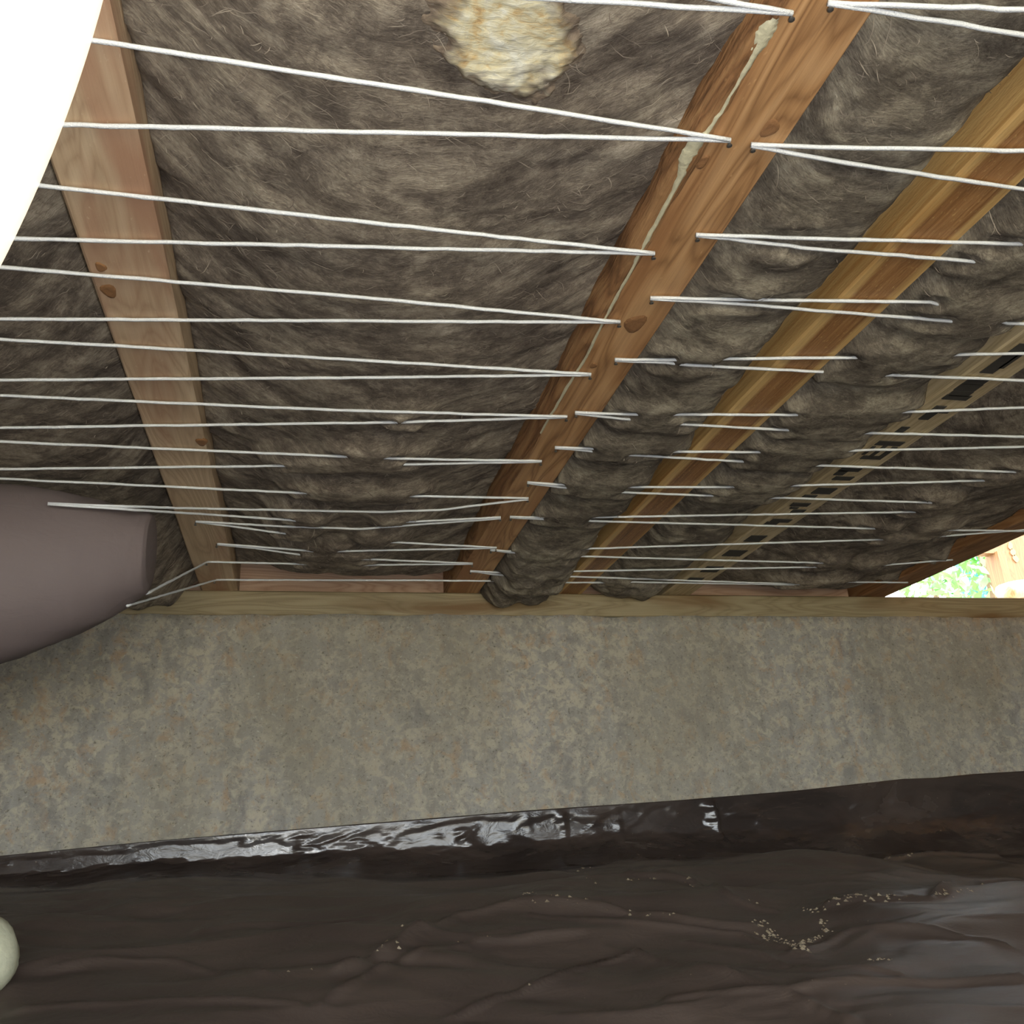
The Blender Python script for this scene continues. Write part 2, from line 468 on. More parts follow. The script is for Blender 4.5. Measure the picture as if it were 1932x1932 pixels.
# ------------------------------------------------------------------ joists
def knot(parent, px, py, rx, ry, mat=None):
    p = onz(px, py, H - .0008)
    V = [(p[0], p[1], H - .0012)]; F = []
    for r, dz in ((.45, .0), (.75, -.0009), (1.0, .0008)):
        for k in range(16):
            a = 2 * math.pi * k / 16
            q = 1 + .12 * math.sin(3 * a + px)
            V.append((p[0] + rx * r * q * math.cos(a), p[1] + ry * r * q * math.sin(a), H - .0012 + (.0 if r < 1 else .0022) + dz * .3))
    for k in range(16):
        F.append((0, 1 + (k + 1) % 16, 1 + k))
        for g in range(2):
            a, b = 1 + g * 16, 1 + (g + 1) * 16
            F.append((a + k, a + (k + 1) % 16, b + (k + 1) % 16, b + k))
    return mk('knot', V, F, mat or M['knot'], parent, True)
NAIL = revolve([(.0014, .004), (.0014, -.0065), (.0027, -.007), (.0027, -.0082), (.001, -.0088)], 10)
NAIL_ME = None
def nail(parent, p):
    global NAIL_ME
    if NAIL_ME is None:
        NAIL_ME = bpy.data.meshes.new('nail'); NAIL_ME.from_pydata(NAIL[0], [], NAIL[1]); NAIL_ME.materials.append(M['nail'])
    o = bpy.data.objects.new('nail', NAIL_ME); COL.objects.link(o)
    o.parent = parent; o.matrix_parent_inverse = Matrix.Translation(-parent.location)
    o.location = (p[0], p[1], H)
def joist(x0, x1, mat, label, seed, chamfer=False):
    e = empty('floor_joist', ((x0 + x1) / 2, D, H))
    beam('beam', x0, x1, YB, D + .064, H, TOP - .001, mat, e, 1, seed)
    return tag(e, label, 'joist', 'floor joists')
JA = joist(-.878, -.790, M['wood_A'], 'tan floor joist left of the plastic-wrapped duct, beyond the pale joist', 1)
JB = joist(-.2545, -.1665, M['wood_B'], 'pale tan floor joist with reddish patches, leftmost joist in view', 2)
JC = joist(.370, .458, M['wood_C'], 'orange-brown floor joist with a streak of pale dried glue', 3)
JD = joist(.668, .747, M['wood_D'], 'dark-grained floor joist with yellow edges, right of the glue-streaked joist', 4)
JE = joist(.984, 1.068, M['wood_E'], 'weathered grey-tan floor joist with black stamped marks', 5)
JF = joist(1.612, 1.700, M['wood_F'], 'dark brown floor joist bordering the bright gap to outdoors', 6)
JX = joist(-1.50, -1.412, M['wood_A'], 'tan floor joist far left, out towards the left wall', 7)
JY = joist(2.32, 2.408, M['wood_F'], 'brown floor joist far right over the open end', 8)
# bark edge on the glue-streaked joist
ys = np.linspace(.35, 2.2, 200)
wb = .012 + .004 * fbm(ys * 14, ys * 0, 31, 3); wb *= 1 - ss(1.7, 2.1, ys) * .6
P = np.zeros((len(ys), 5, 3))
for k, (dx, dz) in enumerate(((-1.1, 3.0), (-1.35, 1.7), (-.9, .35), (.1, -.12), (.75, .02))):
    P[:, k, 0] = .370 + dx * wb + .0015 * fbm(ys * 40, ys * 0 + k, 33, 2)
    P[:, k, 1] = ys
    P[:, k, 2] = H + dz * .012 + .002 * fbm(ys * 45, ys * 0 + k * 3, 35, 2) - (.001 if k > 2 else 0)
gridmesh('bark_edge', P, M['bark'], JC, flip=True)
# glue streak: centre line and half width from end to end
gl = [(1462, 30, 8), (1448, 52, 20), (1434, 80, 16), (1418, 108, 9), (1392, 150, 6), (1362, 205, 5), (1335, 245, 6), (1312, 270, 15), (1298, 295, 16), (1290, 318, 9),
      (1268, 365, 4), (1240, 415, 5), (1205, 480, 5), (1172, 540, 4), (1140, 600, 4), (1108, 670, 3), (1080, 712, 3), (1052, 760, 4), (1020, 815, 2)]
Pg = []
for i, (px, py, hw) in enumerate(gl):
    a = onz(px - hw, py, H); b = onz(px + hw, py, H); Pg.append((a, b))
gy = np.linspace(0, len(gl) - 1, 160)
A = np.array([p[0] for p in Pg]); B = np.array([p[1] for p in Pg])
Pm = np.zeros((160, 5, 3))
for i, g in enumerate(gy):
    k = min(int(g), len(gl) - 2); t = g - k
    a = A[k] * (1 - t) + A[k + 1] * t; b = B[k] * (1 - t) + B[k + 1] * t
    j = .0022 * float(vn(np.array([g * 4.0]), np.array([1.5]), 41)[0]); j2 = .003 * float(vn(np.array([g * 5.0]), np.array([7.5]), 43)[0])
    a = a + np.array([j, 0, 0]); b = b + np.array([j2, 0, 0])
    for q, (s, dz) in enumerate(((0, .001), (.12, -.0022), (.5, -.0042), (.88, -.0022), (1, .001))):
        Pm[i, q] = a * (1 - s) + b * s + np.array([0, 0, dz])
tag(gridmesh('glue_streak', Pm, M['glue'], JC), 'pale dried glue streak')
for a in ((1198, 612, .016, .024), (1453, 243, .010, .014), (1324, 306, .008, .012), (1120, 690, .006, .009)): knot(JC, *a)
for a in ((190, 505, .007, .010), (205, 550, .010, .016), (380, 835, .010, .016)): knot(JB, *a)
knot(JF, 1835, 1028, .012, .035)
# stamped marks on the weathered joist (blocky ink, too worn to read)
ink_r = np.random.RandomState(4)
def stamp(cells):
    xa, xb = .994, 1.046
    for (y0, y1, bars) in cells:
        V = []; F = []
        for (u0, u1, w0, w1) in bars:
            u0, u1, w0, w1 = (max(0, min(1, q + j)) for q, j in zip((u0, u1, w0, w1), ink_r.randn(4) * .07))
            if u1 - u0 < .08 or w1 - w0 < .08: continue
            b = len(V)
            v, f = boxv(xa + (xb - xa) * u0, xa + (xb - xa) * u1, y0 + (y1 - y0) * w0, y0 + (y1 - y0) * w1, H - .0016, H + .0006)
            V += v; F += [tuple(b + k for k in q) for q in f]
        mk('stamp_mark', V, F, M['ink'], JE)
FR = [(0, 1, 0, .22), (0, 1, .78, 1), (0, .22, .22, .78), (.78, 1, .22, .78)]
ST = [(0, .9, 0, .16), (.1, 1, .26, .40), (0, .8, .50, .62), (.2, 1, .74, .84)]
EE = [(0, .8, 0, .3), (.1, .45, .38, .6), (.3, 1, .68, 1)]
AA = [(.1, 1, 0, .5), (0, .6, .6, 1)]
BL = [(.05, .95, 0, 1)]
stamp([(.86, .93, ST), (.94, 1.03, [(.2, .5, 0, 1), (.6, .72, 0, .9), (.8, .9, .2, 1)]), (1.05, 1.13, ST), (1.14, 1.19, [(.3, .6, 0, 1), (.7, 1, .2, .6)]), (1.22, 1.245, [(.1, .4, 0, 1)]),
       (1.275, 1.36, FR + [(.3, .55, .2, .8)]), (1.395, 1.465, EE), (1.50, 1.56, AA), (1.585, 1.64, EE), (1.675, 1.725, AA), (1.79, 1.835, BL), (1.90, 1.95, BL), (2.03, 2.08, BL), (2.13, 2.17, BL)])

# ------------------------------------------------------------------ twine
STR_Z = H - .0045
RAD = .0024
HID = []
VIS = []
srng = np.random.RandomState(21)
def strand(parent, segs, start=None, end=None, dive0=False, dive1=True):
    """segs: visible pixel runs; between runs the cord goes up into the wool."""
    pts = []
    for si, sg in enumerate(segs):
        W = [onz(a, b, STR_Z) for a, b in sg]
        if si == 0 and dive0:
            d = W[0] - W[1]; d /= np.linalg.norm(d); pts.append(W[0] + d * .03)
            HID.append((W[0] + d * .004, W[0] + d * .05))
        if si > 0:
            d = W[0] - last; d /= np.linalg.norm(d)
            HID.append((last + d * .008, W[0] - d * .008))
        pts += W
        VIS.extend(zip(W[:-1], W[1:]))
        last = W[-1]
        if si == len(segs) - 1 and dive1 and end is None:
            d = W[-1] - W[-2]; d /= np.linalg.norm(d)
            pts.append(W[-1] + d * .03)
            HID.append((W[-1] + d * .004, W[-1] + d * .05))
    if start is not None: pts = (list(start) if isinstance(start, list) else [np.array(start)]) + pts
    if end is not None: pts = pts + (end if isinstance(end, list) else [np.array(end)])
    out = [pts[0]]
    for a, b in zip(pts[:-1], pts[1:]):
        n = max(2, int(np.linalg.norm(b - a) / .02))
        for k in range(1, n + 1):
            t = k / n
            p = a * (1 - t) + b * t
            if k < n: p = p + srng.randn(3) * np.array([.0002, .0003, .0002])
            out.append(p)
    V, F = tube(out, RAD, 6, .25, srng)
    return mk('strand', V, F, M['twine'], parent, True)
def ext(p0, p1, X):
    a = onz(*p0, STR_Z); b = onz(*p1, STR_Z); t = (X - b[0]) / (b[0] - a[0]); return b + (b - a) * t
XA = -.80
ordn = ['first', 'second', 'third', 'fourth', 'fifth', 'sixth', 'seventh', 'eighth', 'ninth', 'tenth', 'eleventh', 'twelfth']
Lset = [  # knot pixel, list of (segments, left end kind)
    ((1495, 25), [([[(1495, 25), (1360, 0)]], 'A'), ([[(1495, 25), (1090, 0)]], 'A')]),
    ((1378, 264), [([[(1378, 264), (700, 157), (165, 75)]], 'A'), ([[(1378, 265), (110, 235)]], 'A')]),
    ((1235, 478), [([[(1235, 478), (700, 420), (60, 348)]], 'A'), ([[(1235, 479), (20, 450)]], 'A')]),
    ((1170, 607), [([[(1170, 607), (640, 557), (0, 504)]], 'A'), ([[(1170, 608), (0, 602)]], 'A')]),
    ((1115, 706), [([[(1115, 706), (640, 677), (0, 640)]], 'A'), ([[(1115, 707), (640, 713), (0, 717)]], 'A')]),
    ((1070, 786), [([[(1070, 786), (640, 774), (0, 746)]], 'A'), ([[(1068, 787), (775, 796)], [(735, 797), (0, 807)]], 'A')]),
    ((1022, 870), [([[(1022, 870), (740, 865)], [(640, 861), (0, 833)]], 'A'), ([[(1022, 871), (775, 876)], [(525, 879), (0, 885)]], 'A')]),
    ((997, 940), [([[(997, 940), (785, 936)], [(565, 930), (0, 903)]], 'A'), ([[(997, 942), (830, 962), (720, 966), (280, 957), (90, 950)]], 'duct')]),
    ((945, 976), [([[(945, 976), (780, 984)]], None), ([[(945, 978), (680, 998), (530, 993), (371, 984)]], 'nail')]),
    ((937, 1034), [([[(937, 1033), (745, 1023)]], None), ([[(935, 1034), (645, 1040)]], None)]),
    ((892, 1063), [([[(892, 1063), (692, 1055)]], None), ([[(892, 1064), (697, 1066)]], None)]),
]
DUCT_Y = 1.475
for i, (k, legs) in enumerate(Lset):
    p = onz(*k, H)
    e = empty('twine_loop', (p[0], p[1], STR_Z))
    nail(JC, (p[0] - .002, p[1]))
    for sg, kind in legs:
        a, b = sg[-1][-2], sg[-1][-1]
        end = None
        if kind == 'A': end = ext(a, b, XA)
        elif kind == 'duct': sg = [sg[0][:-2] + [(400, 960)]]; end = [ony(300, 957.5, 1.60), ony(240, 955.5, 1.535), ony(160, 953, 1.515), ony(90, 950, 1.505)]
        elif kind == 'nail': end = onz(a[0] * 0 + 369, 984, STR_Z)
        strand(e, sg, end=end)
    tag(e, 'white twine loop, %s down, on the left half of the glue-streaked joist' % ordn[i], 'twine', 'white twine holding up the insulation')
# loops hooked on the pale joist near the wall
XB = []
e = empty('twine_loop', tuple(onz(371, 984, STR_Z)))
nail(JB, onz(369, 984, H)); strand(e, [[(370, 984), (526, 1005)]])
tag(e, 'short white twine end hooked on the pale joist just right of the duct', 'twine', 'white twine holding up the insulation')
e = empty('twine_loop', tuple(ony(90, 950, DUCT_Y)))
strand(e, [[(400, 971), (543, 981)]], start=[ony(90, 951, 1.505), ony(160, 956, 1.512), ony(240, 961, 1.53), ony(300, 965, 1.60)])
tag(e, 'white twine running from the dark duct under the pale joist', 'twine', 'white twine holding up the insulation')
e = empty('twine_loop', tuple(onz(410, 1026, STR_Z)))
nail(JB, onz(409, 1026, H)); strand(e, [[(410, 1026), (480, 1031), (578, 1039)]]); strand(e, [[(410, 1027), (480, 1034), (555, 1045)]])
tag(e, 'short double white twine on the pale joist above the lowest two strands', 'twine', 'white twine holding up the insulation')
e = empty('twine_loop', tuple(onz(390, 1060, STR_Z)))
nail(JB, onz(390, 1060, H)); strand(e, [[(392, 1060), (567, 1064)]], start=ony(276, 1120, 1.66))
tag(e, 'white twine bent over a nail down to the end of the duct', 'twine', 'white twine holding up the insulation')
e = empty('twine_loop', tuple(onz(405, 1094, STR_Z)))
nail(JB, onz(405, 1094, H)); strand(e, [[(408, 1094), (800, 1095), (925, 1096)]], start=ony(240, 1143, 1.62))
tag(e, 'lowest white twine running along just above the sill timber', 'twine', 'white twine holding up the insulation')

XF = 1.66
Rset = [
    ((1562, 5), [[(1562, 5), (1932, 18)]], [[(1562, 6), (1932, 66)]]),
    ((1417, 273), [[(1417, 273), (1550, 278), (1932, 284)]], [[(1417, 275), (1600, 308), (1932, 357)]]),
    ((1313, 443), [[(1313, 443), (1905, 460)]], [[(1313, 444), (1465, 461)], [(1510, 467), (1820, 492)]]),
    ((1227, 562), [[(1227, 562), (1375, 565)], [(1450, 566), (1755, 570)], [(1900, 610), (1931, 611)]], [[(1227, 563), (1400, 574), (1780, 605)]]),
    ((1160, 678), [[(1160, 678), (1255, 679)], [(1380, 677), (1600, 675)], [(1815, 669), (1932, 667)]], [[(1160, 680), (1255, 684)], [(1300, 689), (1515, 700)], [(1685, 708), (1932, 718)]]),
    ((1085, 778), [[(1085, 778), (1187, 782)], [(1285, 782), (1488, 783)], [(1715, 777), (1932, 769)]], [[(1085, 780), (1172, 790)], [(1295, 801), (1472, 811)], [(1640, 817), (1932, 824)]]),
    ((1047, 844), [[(1047, 844), (1104, 846)], [(1280, 852), (1420, 853)], [(1610, 850), (1932, 843)]], [[(1047, 845), (1104, 850)], [(1195, 859), (1390, 870)], [(1545, 878), (1905, 890)]]),
    ((995, 910), [[(995, 910), (1050, 914)], [(1195, 919), (1370, 919)], [(1498, 916), (1845, 907)]], [[(995, 911), (1056, 919)], [(1182, 929), (1333, 935)], [(1460, 939), (1745, 948)]]),
    ((962, 975), [[(962, 975), (1012, 976)], [(1125, 976), (1715, 966)]], [[(962, 976), (1014, 979)], [(1120, 983), (1640, 997)]]),
    ((925, 1037), [[(925, 1037), (958, 1040)], [(1085, 1036), (1655, 1018)]], [[(925, 1038), (960, 1042)], [(1075, 1049), (1545, 1062)]]),
    ((887, 1077), [[(887, 1077), (943, 1080)], [(1065, 1078), (1530, 1070)]], [[(887, 1078), (945, 1085)], [(1056, 1087), (1500, 1102)]]),
]
for i, (k, s1, s2) in enumerate(Rset):
    p = onz(*k, H)
    e = empty('twine_loop', (p[0], p[1], STR_Z))
    nail(JC, (p[0] + .001, p[1]))
    for s in (s1, s2):
        end = ext(s[-1][-2], s[-1][-1], XF) if s[-1][-1][0] >= 1930 else None
        strand(e, s, end=end)
    tag(e, 'white twine loop, %s down, on the right half of the glue-streaked joist' % ordn[i], 'twine', 'white twine holding up the insulation')
for segs, lab, ends in (
        ([[[(1790, 1000), (1932, 1002)]], [[(1770, 1012), (1932, 1000)]]], 'thin white twine pair on the dark joist above the bright gap', True),
        ([[[(1670, 1066), (1775, 1058)]]], 'short white twine crossing the dark joist left of the bright gap', False),
        ([[[(1598, 1098), (1695, 1099)]]], 'small white twine at the foot of the dark joist by the sill', False),
        ([[[(1040, 1099), (1132, 1099)], [(1195, 1098), (1480, 1103)]]], 'lowest white twine right of the bulging batt, along the sill', False)):
    s0 = segs[0][0][0]
    e = empty('twine_loop', tuple(onz(*s0, STR_Z)))
    for s in segs:
        strand(e, s, end=ext(s[-1][-2], s[-1][-1], XF + .02) if ends else None, dive0=True)
    tag(e, lab, 'twine', 'white twine holding up the insulation')

# ------------------------------------------------------------------ insulation batts
ZF = {}
def batt(x0, x1, hl, hr, label, mat, seed, zmid=.010, yend=2.25, extra=None, name='insulation_batt', nf=6000, res=.0065, amp=1.0, pw=2.2):
    nx = max(12, int((x1 - x0) / res))
    yv = np.concatenate([np.arange(YB, .15, .03), np.arange(.15, yend, res), [yend]])
    xv = np.linspace(x0 + .001, x1 - .001, nx)
    X, Y = np.meshgrid(xv, yv, indexing='ij')
    u = (X - x0) / (x1 - x0)
    def zf(X, Y):
        u = (X - x0) / (x1 - x0)
        c = 2 * u - 1
        edge = np.where(c < 0, hl, hr)
        z = H + zmid + (edge - zmid) * np.abs(c) ** pw
        flow = Y + .13 * min(1, ((x1 - x0) / .536) ** 1.6) * c * c
        wx = X + .05 * fbm(X * 7, Y * 7, seed + 50, 3); wy = flow + .05 * fbm(X * 7, Y * 7, seed + 60, 3)
        nz = .022 * fbm(wx * 6, wy * 8, seed, 3) + .008 * fbm(wx * 22, wy * 34, seed + 5, 4) + .002 * fbm(wx * 80, wy * 120, seed + 9, 2)
        z = z + nz * amp * (.45 + .55 * np.abs(c)) 
        lo = H + min(.004, zmid - .004)
        z = lo + np.log1p(np.exp(np.clip((z - lo) / .004, -20, 20))) * .004 + np.where((z - lo) / .004 > 20, z - lo - .08, 0)
        if extra is not None: z = z + extra(X, Y, u)
        wob = .010 * fbm(X * 30, Y * 30, seed + 77, 2)
        for a, b in HID:
            if max(a[0], b[0]) < x0 - .03 or min(a[0], b[0]) > x1 + .03: continue
            ab = b[:2] - a[:2]; L2 = float(ab @ ab) + 1e-9
            t = np.clip(((X - a[0]) * ab[0] + (Y - a[1]) * ab[1]) / L2, 0, 1)
            dd = np.hypot(X - a[0] - t * ab[0], Y - a[1] - t * ab[1]) + wob
            wt = ss(.060, .014, dd)
            z = z * (1 - wt) + np.minimum(z, H - .0125) * wt
        for a, b in VIS:
            if max(a[0], b[0]) < x0 - .03 or min(a[0], b[0]) > x1 + .03: continue
            ab = b[:2] - a[:2]; L2 = float(ab @ ab) + 1e-9
            t = np.clip(((X - a[0]) * ab[0] + (Y - a[1]) * ab[1]) / L2, 0, 1)
            dd = np.hypot(X - a[0] - t * ab[0], Y - a[1] - t * ab[1]) + .4 * wob
            wt = ss(.022, .006, dd)
            z = z * (1 - wt) + np.maximum(z, H + .001) * wt
        return z
    Z = zf(X, Y)
    ZF[seed] = zf
    c = 2 * u - 1
    UV = np.stack([X, Y - .17 * min(1, ((x1 - x0) / .536) ** 1.6) * (1 - c * c)], -1)
    ny = len(yv)
    # skirts up to the subfloor on all four sides
    P = np.zeros((nx + 2, ny + 2, 3)); U = np.zeros((nx + 2, ny + 2, 2))
    P[1:-1, 1:-1] = np.stack([X, Y, Z], -1); U[1:-1, 1:-1] = UV
    for sl, src in (((0, slice(None)), (1, slice(None))), ((-1, slice(None)), (-2, slice(None)))):
        P[sl] = P[src]; U[sl] = U[src]
    for j, s in ((0, 1), (-1, -2)):
        P[:, j] = P[:, s]; U[:, j] = U[:, s]
    P[0, 0] = P[1, 1]; P[0, -1] = P[1, -2]; P[-1, 0] = P[-2, 1]; P[-1, -1] = P[-2, -2]
    for sl in ((0, slice(None)), (-1, slice(None)), (slice(None), 0), (slice(None), -1)):
        P[sl + (2,)] = TOP - .03
    P[0, 0, :2] = P[1, 1, :2]; 
    e = empty(name, ((x0 + x1) / 2, (YB + yend) / 2, H))
    n1, n2 = P.shape[:2]
    U[:, 0, 1] += .2; U[:, -1, 1] += .2
    o = gridmesh('wool', P, mat, e, flip=True, uv=U.reshape(-1, 2))
    v, f = boxv(x0 + .001, x1 - .001, YB, yend, TOP - .03, TOP - .029)
    mk('backing', v, f, mat, e)
    # loose fibres lying on the surface
    if nf:
        r = np.random.RandomState(seed + 100)
        fx = x0 + .006 + (x1 - x0 - .012) * r.rand(nf); fy = .2 + (yend - .25) * r.rand(nf)
        cc = 2 * (fx - x0) / (x1 - x0) - 1
        ang = np.arctan(-.3 * cc * min(1, ((x1 - x0) / .536))) + r.randn(nf) * .55
        L = .010 + .035 * r.rand(nf) ** 2; bend = r.randn(nf) * 1.0
        wd = (.00022 + .0003 * r.rand(nf)) * (.6 + .5 * fy)
        pts = []
        n = 5
        px, py = fx.copy(), fy.copy(); a = ang.copy()
        for k in range(n):
            zz = zf(np.clip(px, x0 + .002, x1 - .002), py) - .0012 - .0025 * math.sin(math.pi * k / (n - 1)) * r.rand(nf)
            w_ = wd * (1 if 0 < k < n - 1 else .3)
            pts.append((px - np.sin(a) * w_, py + np.cos(a) * w_, zz, px + np.sin(a) * w_, py - np.cos(a) * w_))
            px = np.clip(px + np.cos(a) * L / n, x0 + .002, x1 - .002); py = py + np.sin(a) * L / n; a = a + bend / n
        V = np.zeros((nf, n, 2, 3))
        for k, (ax, ay, zz, bx_, by_) in enumerate(pts):
            V[:, k, 0] = np.stack([ax, ay, zz], -1); V[:, k, 1] = np.stack([bx_, by_, zz], -1)
        base = np.arange(nf)[:, None] * (n * 2)
        Fq = np.concatenate([base + np.array([[2 * k, 2 * k + 1, 2 * k + 3, 2 * k + 2]]) for k in range(n - 1)], 0)
        tag(fastmesh('loose_fibres', V.reshape(-1, 3), Fq, M['fibre'], e), kind='stuff')
    return tag(e, label, 'insulation', 'insulation batts between the joists')

def ex_ab(X, Y, u):
    return -ss(1.86, 2.2, Y) * (.075 + .02 * fbm(X * 18, Y * 9, 70, 3)) * ss(.55, .72, u) * (1 - .75 * ss(.86, 1.0, u))
def ex_cd(X, Y, u):
    d = ss(1.75, 2.2, Y) * (.018 + .034 * fbm(X * 14, Y * 14, 71, 4)) * (1 - (np.abs(2 * u - 1)) ** 8 * .5) + .014 * ss(1.5, 2.2, Y)
    return -d
def ex_de(X, Y, u):
    return -ss(2.05, 2.24, Y) * (.012 + .022 * fbm(X * 16, Y * 16, 72, 3)) * (1 - np.abs(2 * u - 1.0) ** 4)
batt(-1.412, -.878, .04, .04, 'brown mineral wool batt left of the tan joist by the duct', M['insul'], 11, nf=0, res=.02)
batt(-.790, -.2545, .03, .05, 'brown mineral wool batt above the dark plastic-wrapped duct', M['insul'], 12, extra=ex_ab, yend=2.285, nf=2500)
BBC = batt(-.1665, .370, .045, .030, 'wide brown mineral wool batt with a torn yellow patch', M['insul'], 13, yend=2.20, nf=3500)
batt(.458, .668, .03, .065, 'narrow mineral wool batt bulging over the sill beside the glue-streaked joist', M['insul2'], 14, extra=ex_cd, yend=2.29, nf=700, amp=1.2, pw=5.0, zmid=-.004)
batt(.747, .984, .05, .04, 'narrow mineral wool batt between the yellow-edged and stamped joists', M['insul2'], 15, extra=ex_de, yend=2.285, nf=700, amp=1.2, pw=4.0, zmid=-.003)
batt(1.068, 1.612, .03, .022, 'dark mineral wool batt between the stamped joist and the outdoor gap', M['insul'], 16, yend=2.26, nf=2500)

# torn yellow patch on the wide batt
cen = onz(945, 48, H + .012)
gx_, gy_ = np.meshgrid(np.arange(-.11, .11, .0016), np.arange(-.10, .12, .0016), indexing='ij')
xx = cen[0] + gx_; yy = cen[1] + gy_
dx_ = (gx_ + .002 - .15 * gy_) / .068; dy_ = (gy_ - .002) / np.where(gy_ > 0, .080, .080)
mk_ = 1 - np.hypot(dx_, dy_) + .42 * fbm(xx * 18, yy * 18, 81, 5) + .25 * fbm(xx * 60, yy * 60, 82, 3)
zz = ZF[13](xx, yy) + .0015 - .008 * ss(-.1, .3, mk_) + .0025 * fbm(xx * 50, yy * 50, 83, 4)
Fp = grid_faces(*xx.shape)
keep = (mk_.reshape(-1)[Fp] > -.06).all(1)
used = np.unique(Fp[keep]); remap = np.full(xx.size, -1); remap[used] = np.arange(len(used))
tag(fastmesh('torn_patch', np.stack([xx, yy, zz], -1).reshape(-1, 3)[used], remap[Fp[keep]], M['yellow'], BBC,
             uv=np.stack([1 - mk_, mk_ * 0], -1).reshape(-1, 2)[used]), 'torn patch of yellow-white wool')

# ------------------------------------------------------------------ plastic-wrapped duct under the joists at the left
sil = [(288, 985, 1085), (286, 970, 1108), (280, 964, 1122), (265, 958, 1133), (245, 951, 1146), (212, 943, 1170), (160, 932, 1197), (109, 923, 1216), (50, 917, 1240), (0, 913, 1257),
       (-120, 908, 1300), (-260, 908, 1345), (-420, 920, 1390), (-600, 940, 1420)]
rings = []
seg = 40
for i, (px, t, b) in enumerate(sil):
    yc = 1.62 if px > 0 else 1.62 - px * .0001
    a = ony(px, t + min(12, 4 + i * 2), yc); c_ = ony(px, b - 3, yc)
    cen = (a + c_) / 2; hh = np.linalg.norm(a - c_) / 2
    ring = []
    for k in range(seg):
        th_ = 2 * math.pi * k / seg
        dy = math.cos(th_); dz = math.sin(th_)
        wr = 1 + .035 * float(fbm(np.array([px * .012 + dz * 2.2]), np.array([dy * 2.0 + px * .004]), 91, 3)[0]) * (1 if i > 2 else .2)
        ring.append((cen[0] + .012 * dy * 0, cen[1] + .9 * min(hh, .16) * dy * wr, cen[2] + hh * dz * wr))
    rings.append(ring)
# densify along the length
ringa = np.array(rings); n0 = len(rings)
tt = np.linspace(0, n0 - 1, 90)
dense = np.zeros((90, seg + 1, 3))
for i, t in enumerate(tt):
    k = min(int(t), n0 - 2); f_ = t - k
    r = ringa[k] * (1 - f_) + ringa[k + 1] * f_
    ang = np.linspace(0, 2 * math.pi, seg, endpoint=False)
    wr = .004 * fbm(np.cos(ang) * 3 + t * .9, np.sin(ang) * 3 + t * .35, 95, 4) * min(1, t / 3)
    cen = r.mean(0); d = r - cen; d /= np.linalg.norm(d, axis=1)[:, None]
    r = r + d * wr[:, None]
    dense[i, :seg] = r; dense[i, seg] = r[0]
e = empty('wrapped_duct', tuple(dense[45, :seg].mean(0)))
gridmesh('sleeve', dense, M['duct'], e, flip=False)
V = [tuple(dense[0, :seg].mean(0) + np.array([.004, 0, 0]))] + [tuple(p) for p in dense[0, :seg]]
mk('end_cap', V, [(0, 1 + k, 1 + (k + 1) % seg) for k in range(seg)], M['duct'], e, True)
tag(e, 'dark plastic-wrapped duct slung under the joists at the left', 'duct')

# ------------------------------------------------------------------ black plastic ground sheet, turned up against the wall
def ground0(x, y):
    z = -.03 - .055 * np.clip(2.2 - y, 0, 9) - .115 * np.clip(2.2 - y, 0, 1.6) ** 1.05
    z = z - .045 * ss(-.6, 1.8, x)                                   # falls a little to the right, as the sheet does
    z = z + .055 * np.exp(-((x - .42) / .42) ** 2 - ((y - 1.72) / .17) ** 2)
    z = z + .04 * np.exp(-((x - 1.15) / .25) ** 2 - ((y - 1.95) / .12) ** 2)
    z = z + .035 * np.exp(-((x - 1.35) / .5) ** 2 - ((y - 1.55) / .14) ** 2)
    z = z + .05 * fbm(x * 2.1, y * 3.0, 101, 3) * ss(2.25, 1.9, y)
    wx = x + .12 * fbm(x * 3, y * 3, 111, 2); wy = y + .10 * fbm(x * 3, y * 3, 113, 2)
    z = z + .034 * (0.5 - np.abs(fbm(wx * 2.2 + wy, wy * 6.5, 103, 3))) + .010 * (0.5 - np.abs(fbm(wx * 7 + wy * 5, wy * 15, 105, 3))) * ss(-.1, .2, fbm(x * 3, y * 3, 107, 2))
    return z
def hit0(px, py):
    r = ray(px, py); r = r / r[1]
    y = np.arange(.9, 2.16, .002)
    b = np.nonzero(r[2] * y > ground0(r[0] * y, y))[0]
    yy_ = y[b[-1]] if len(b) and b[-1] < len(y) - 1 else 2.12
    return np.array([r[0] * yy_, yy_])
RIDGE = []
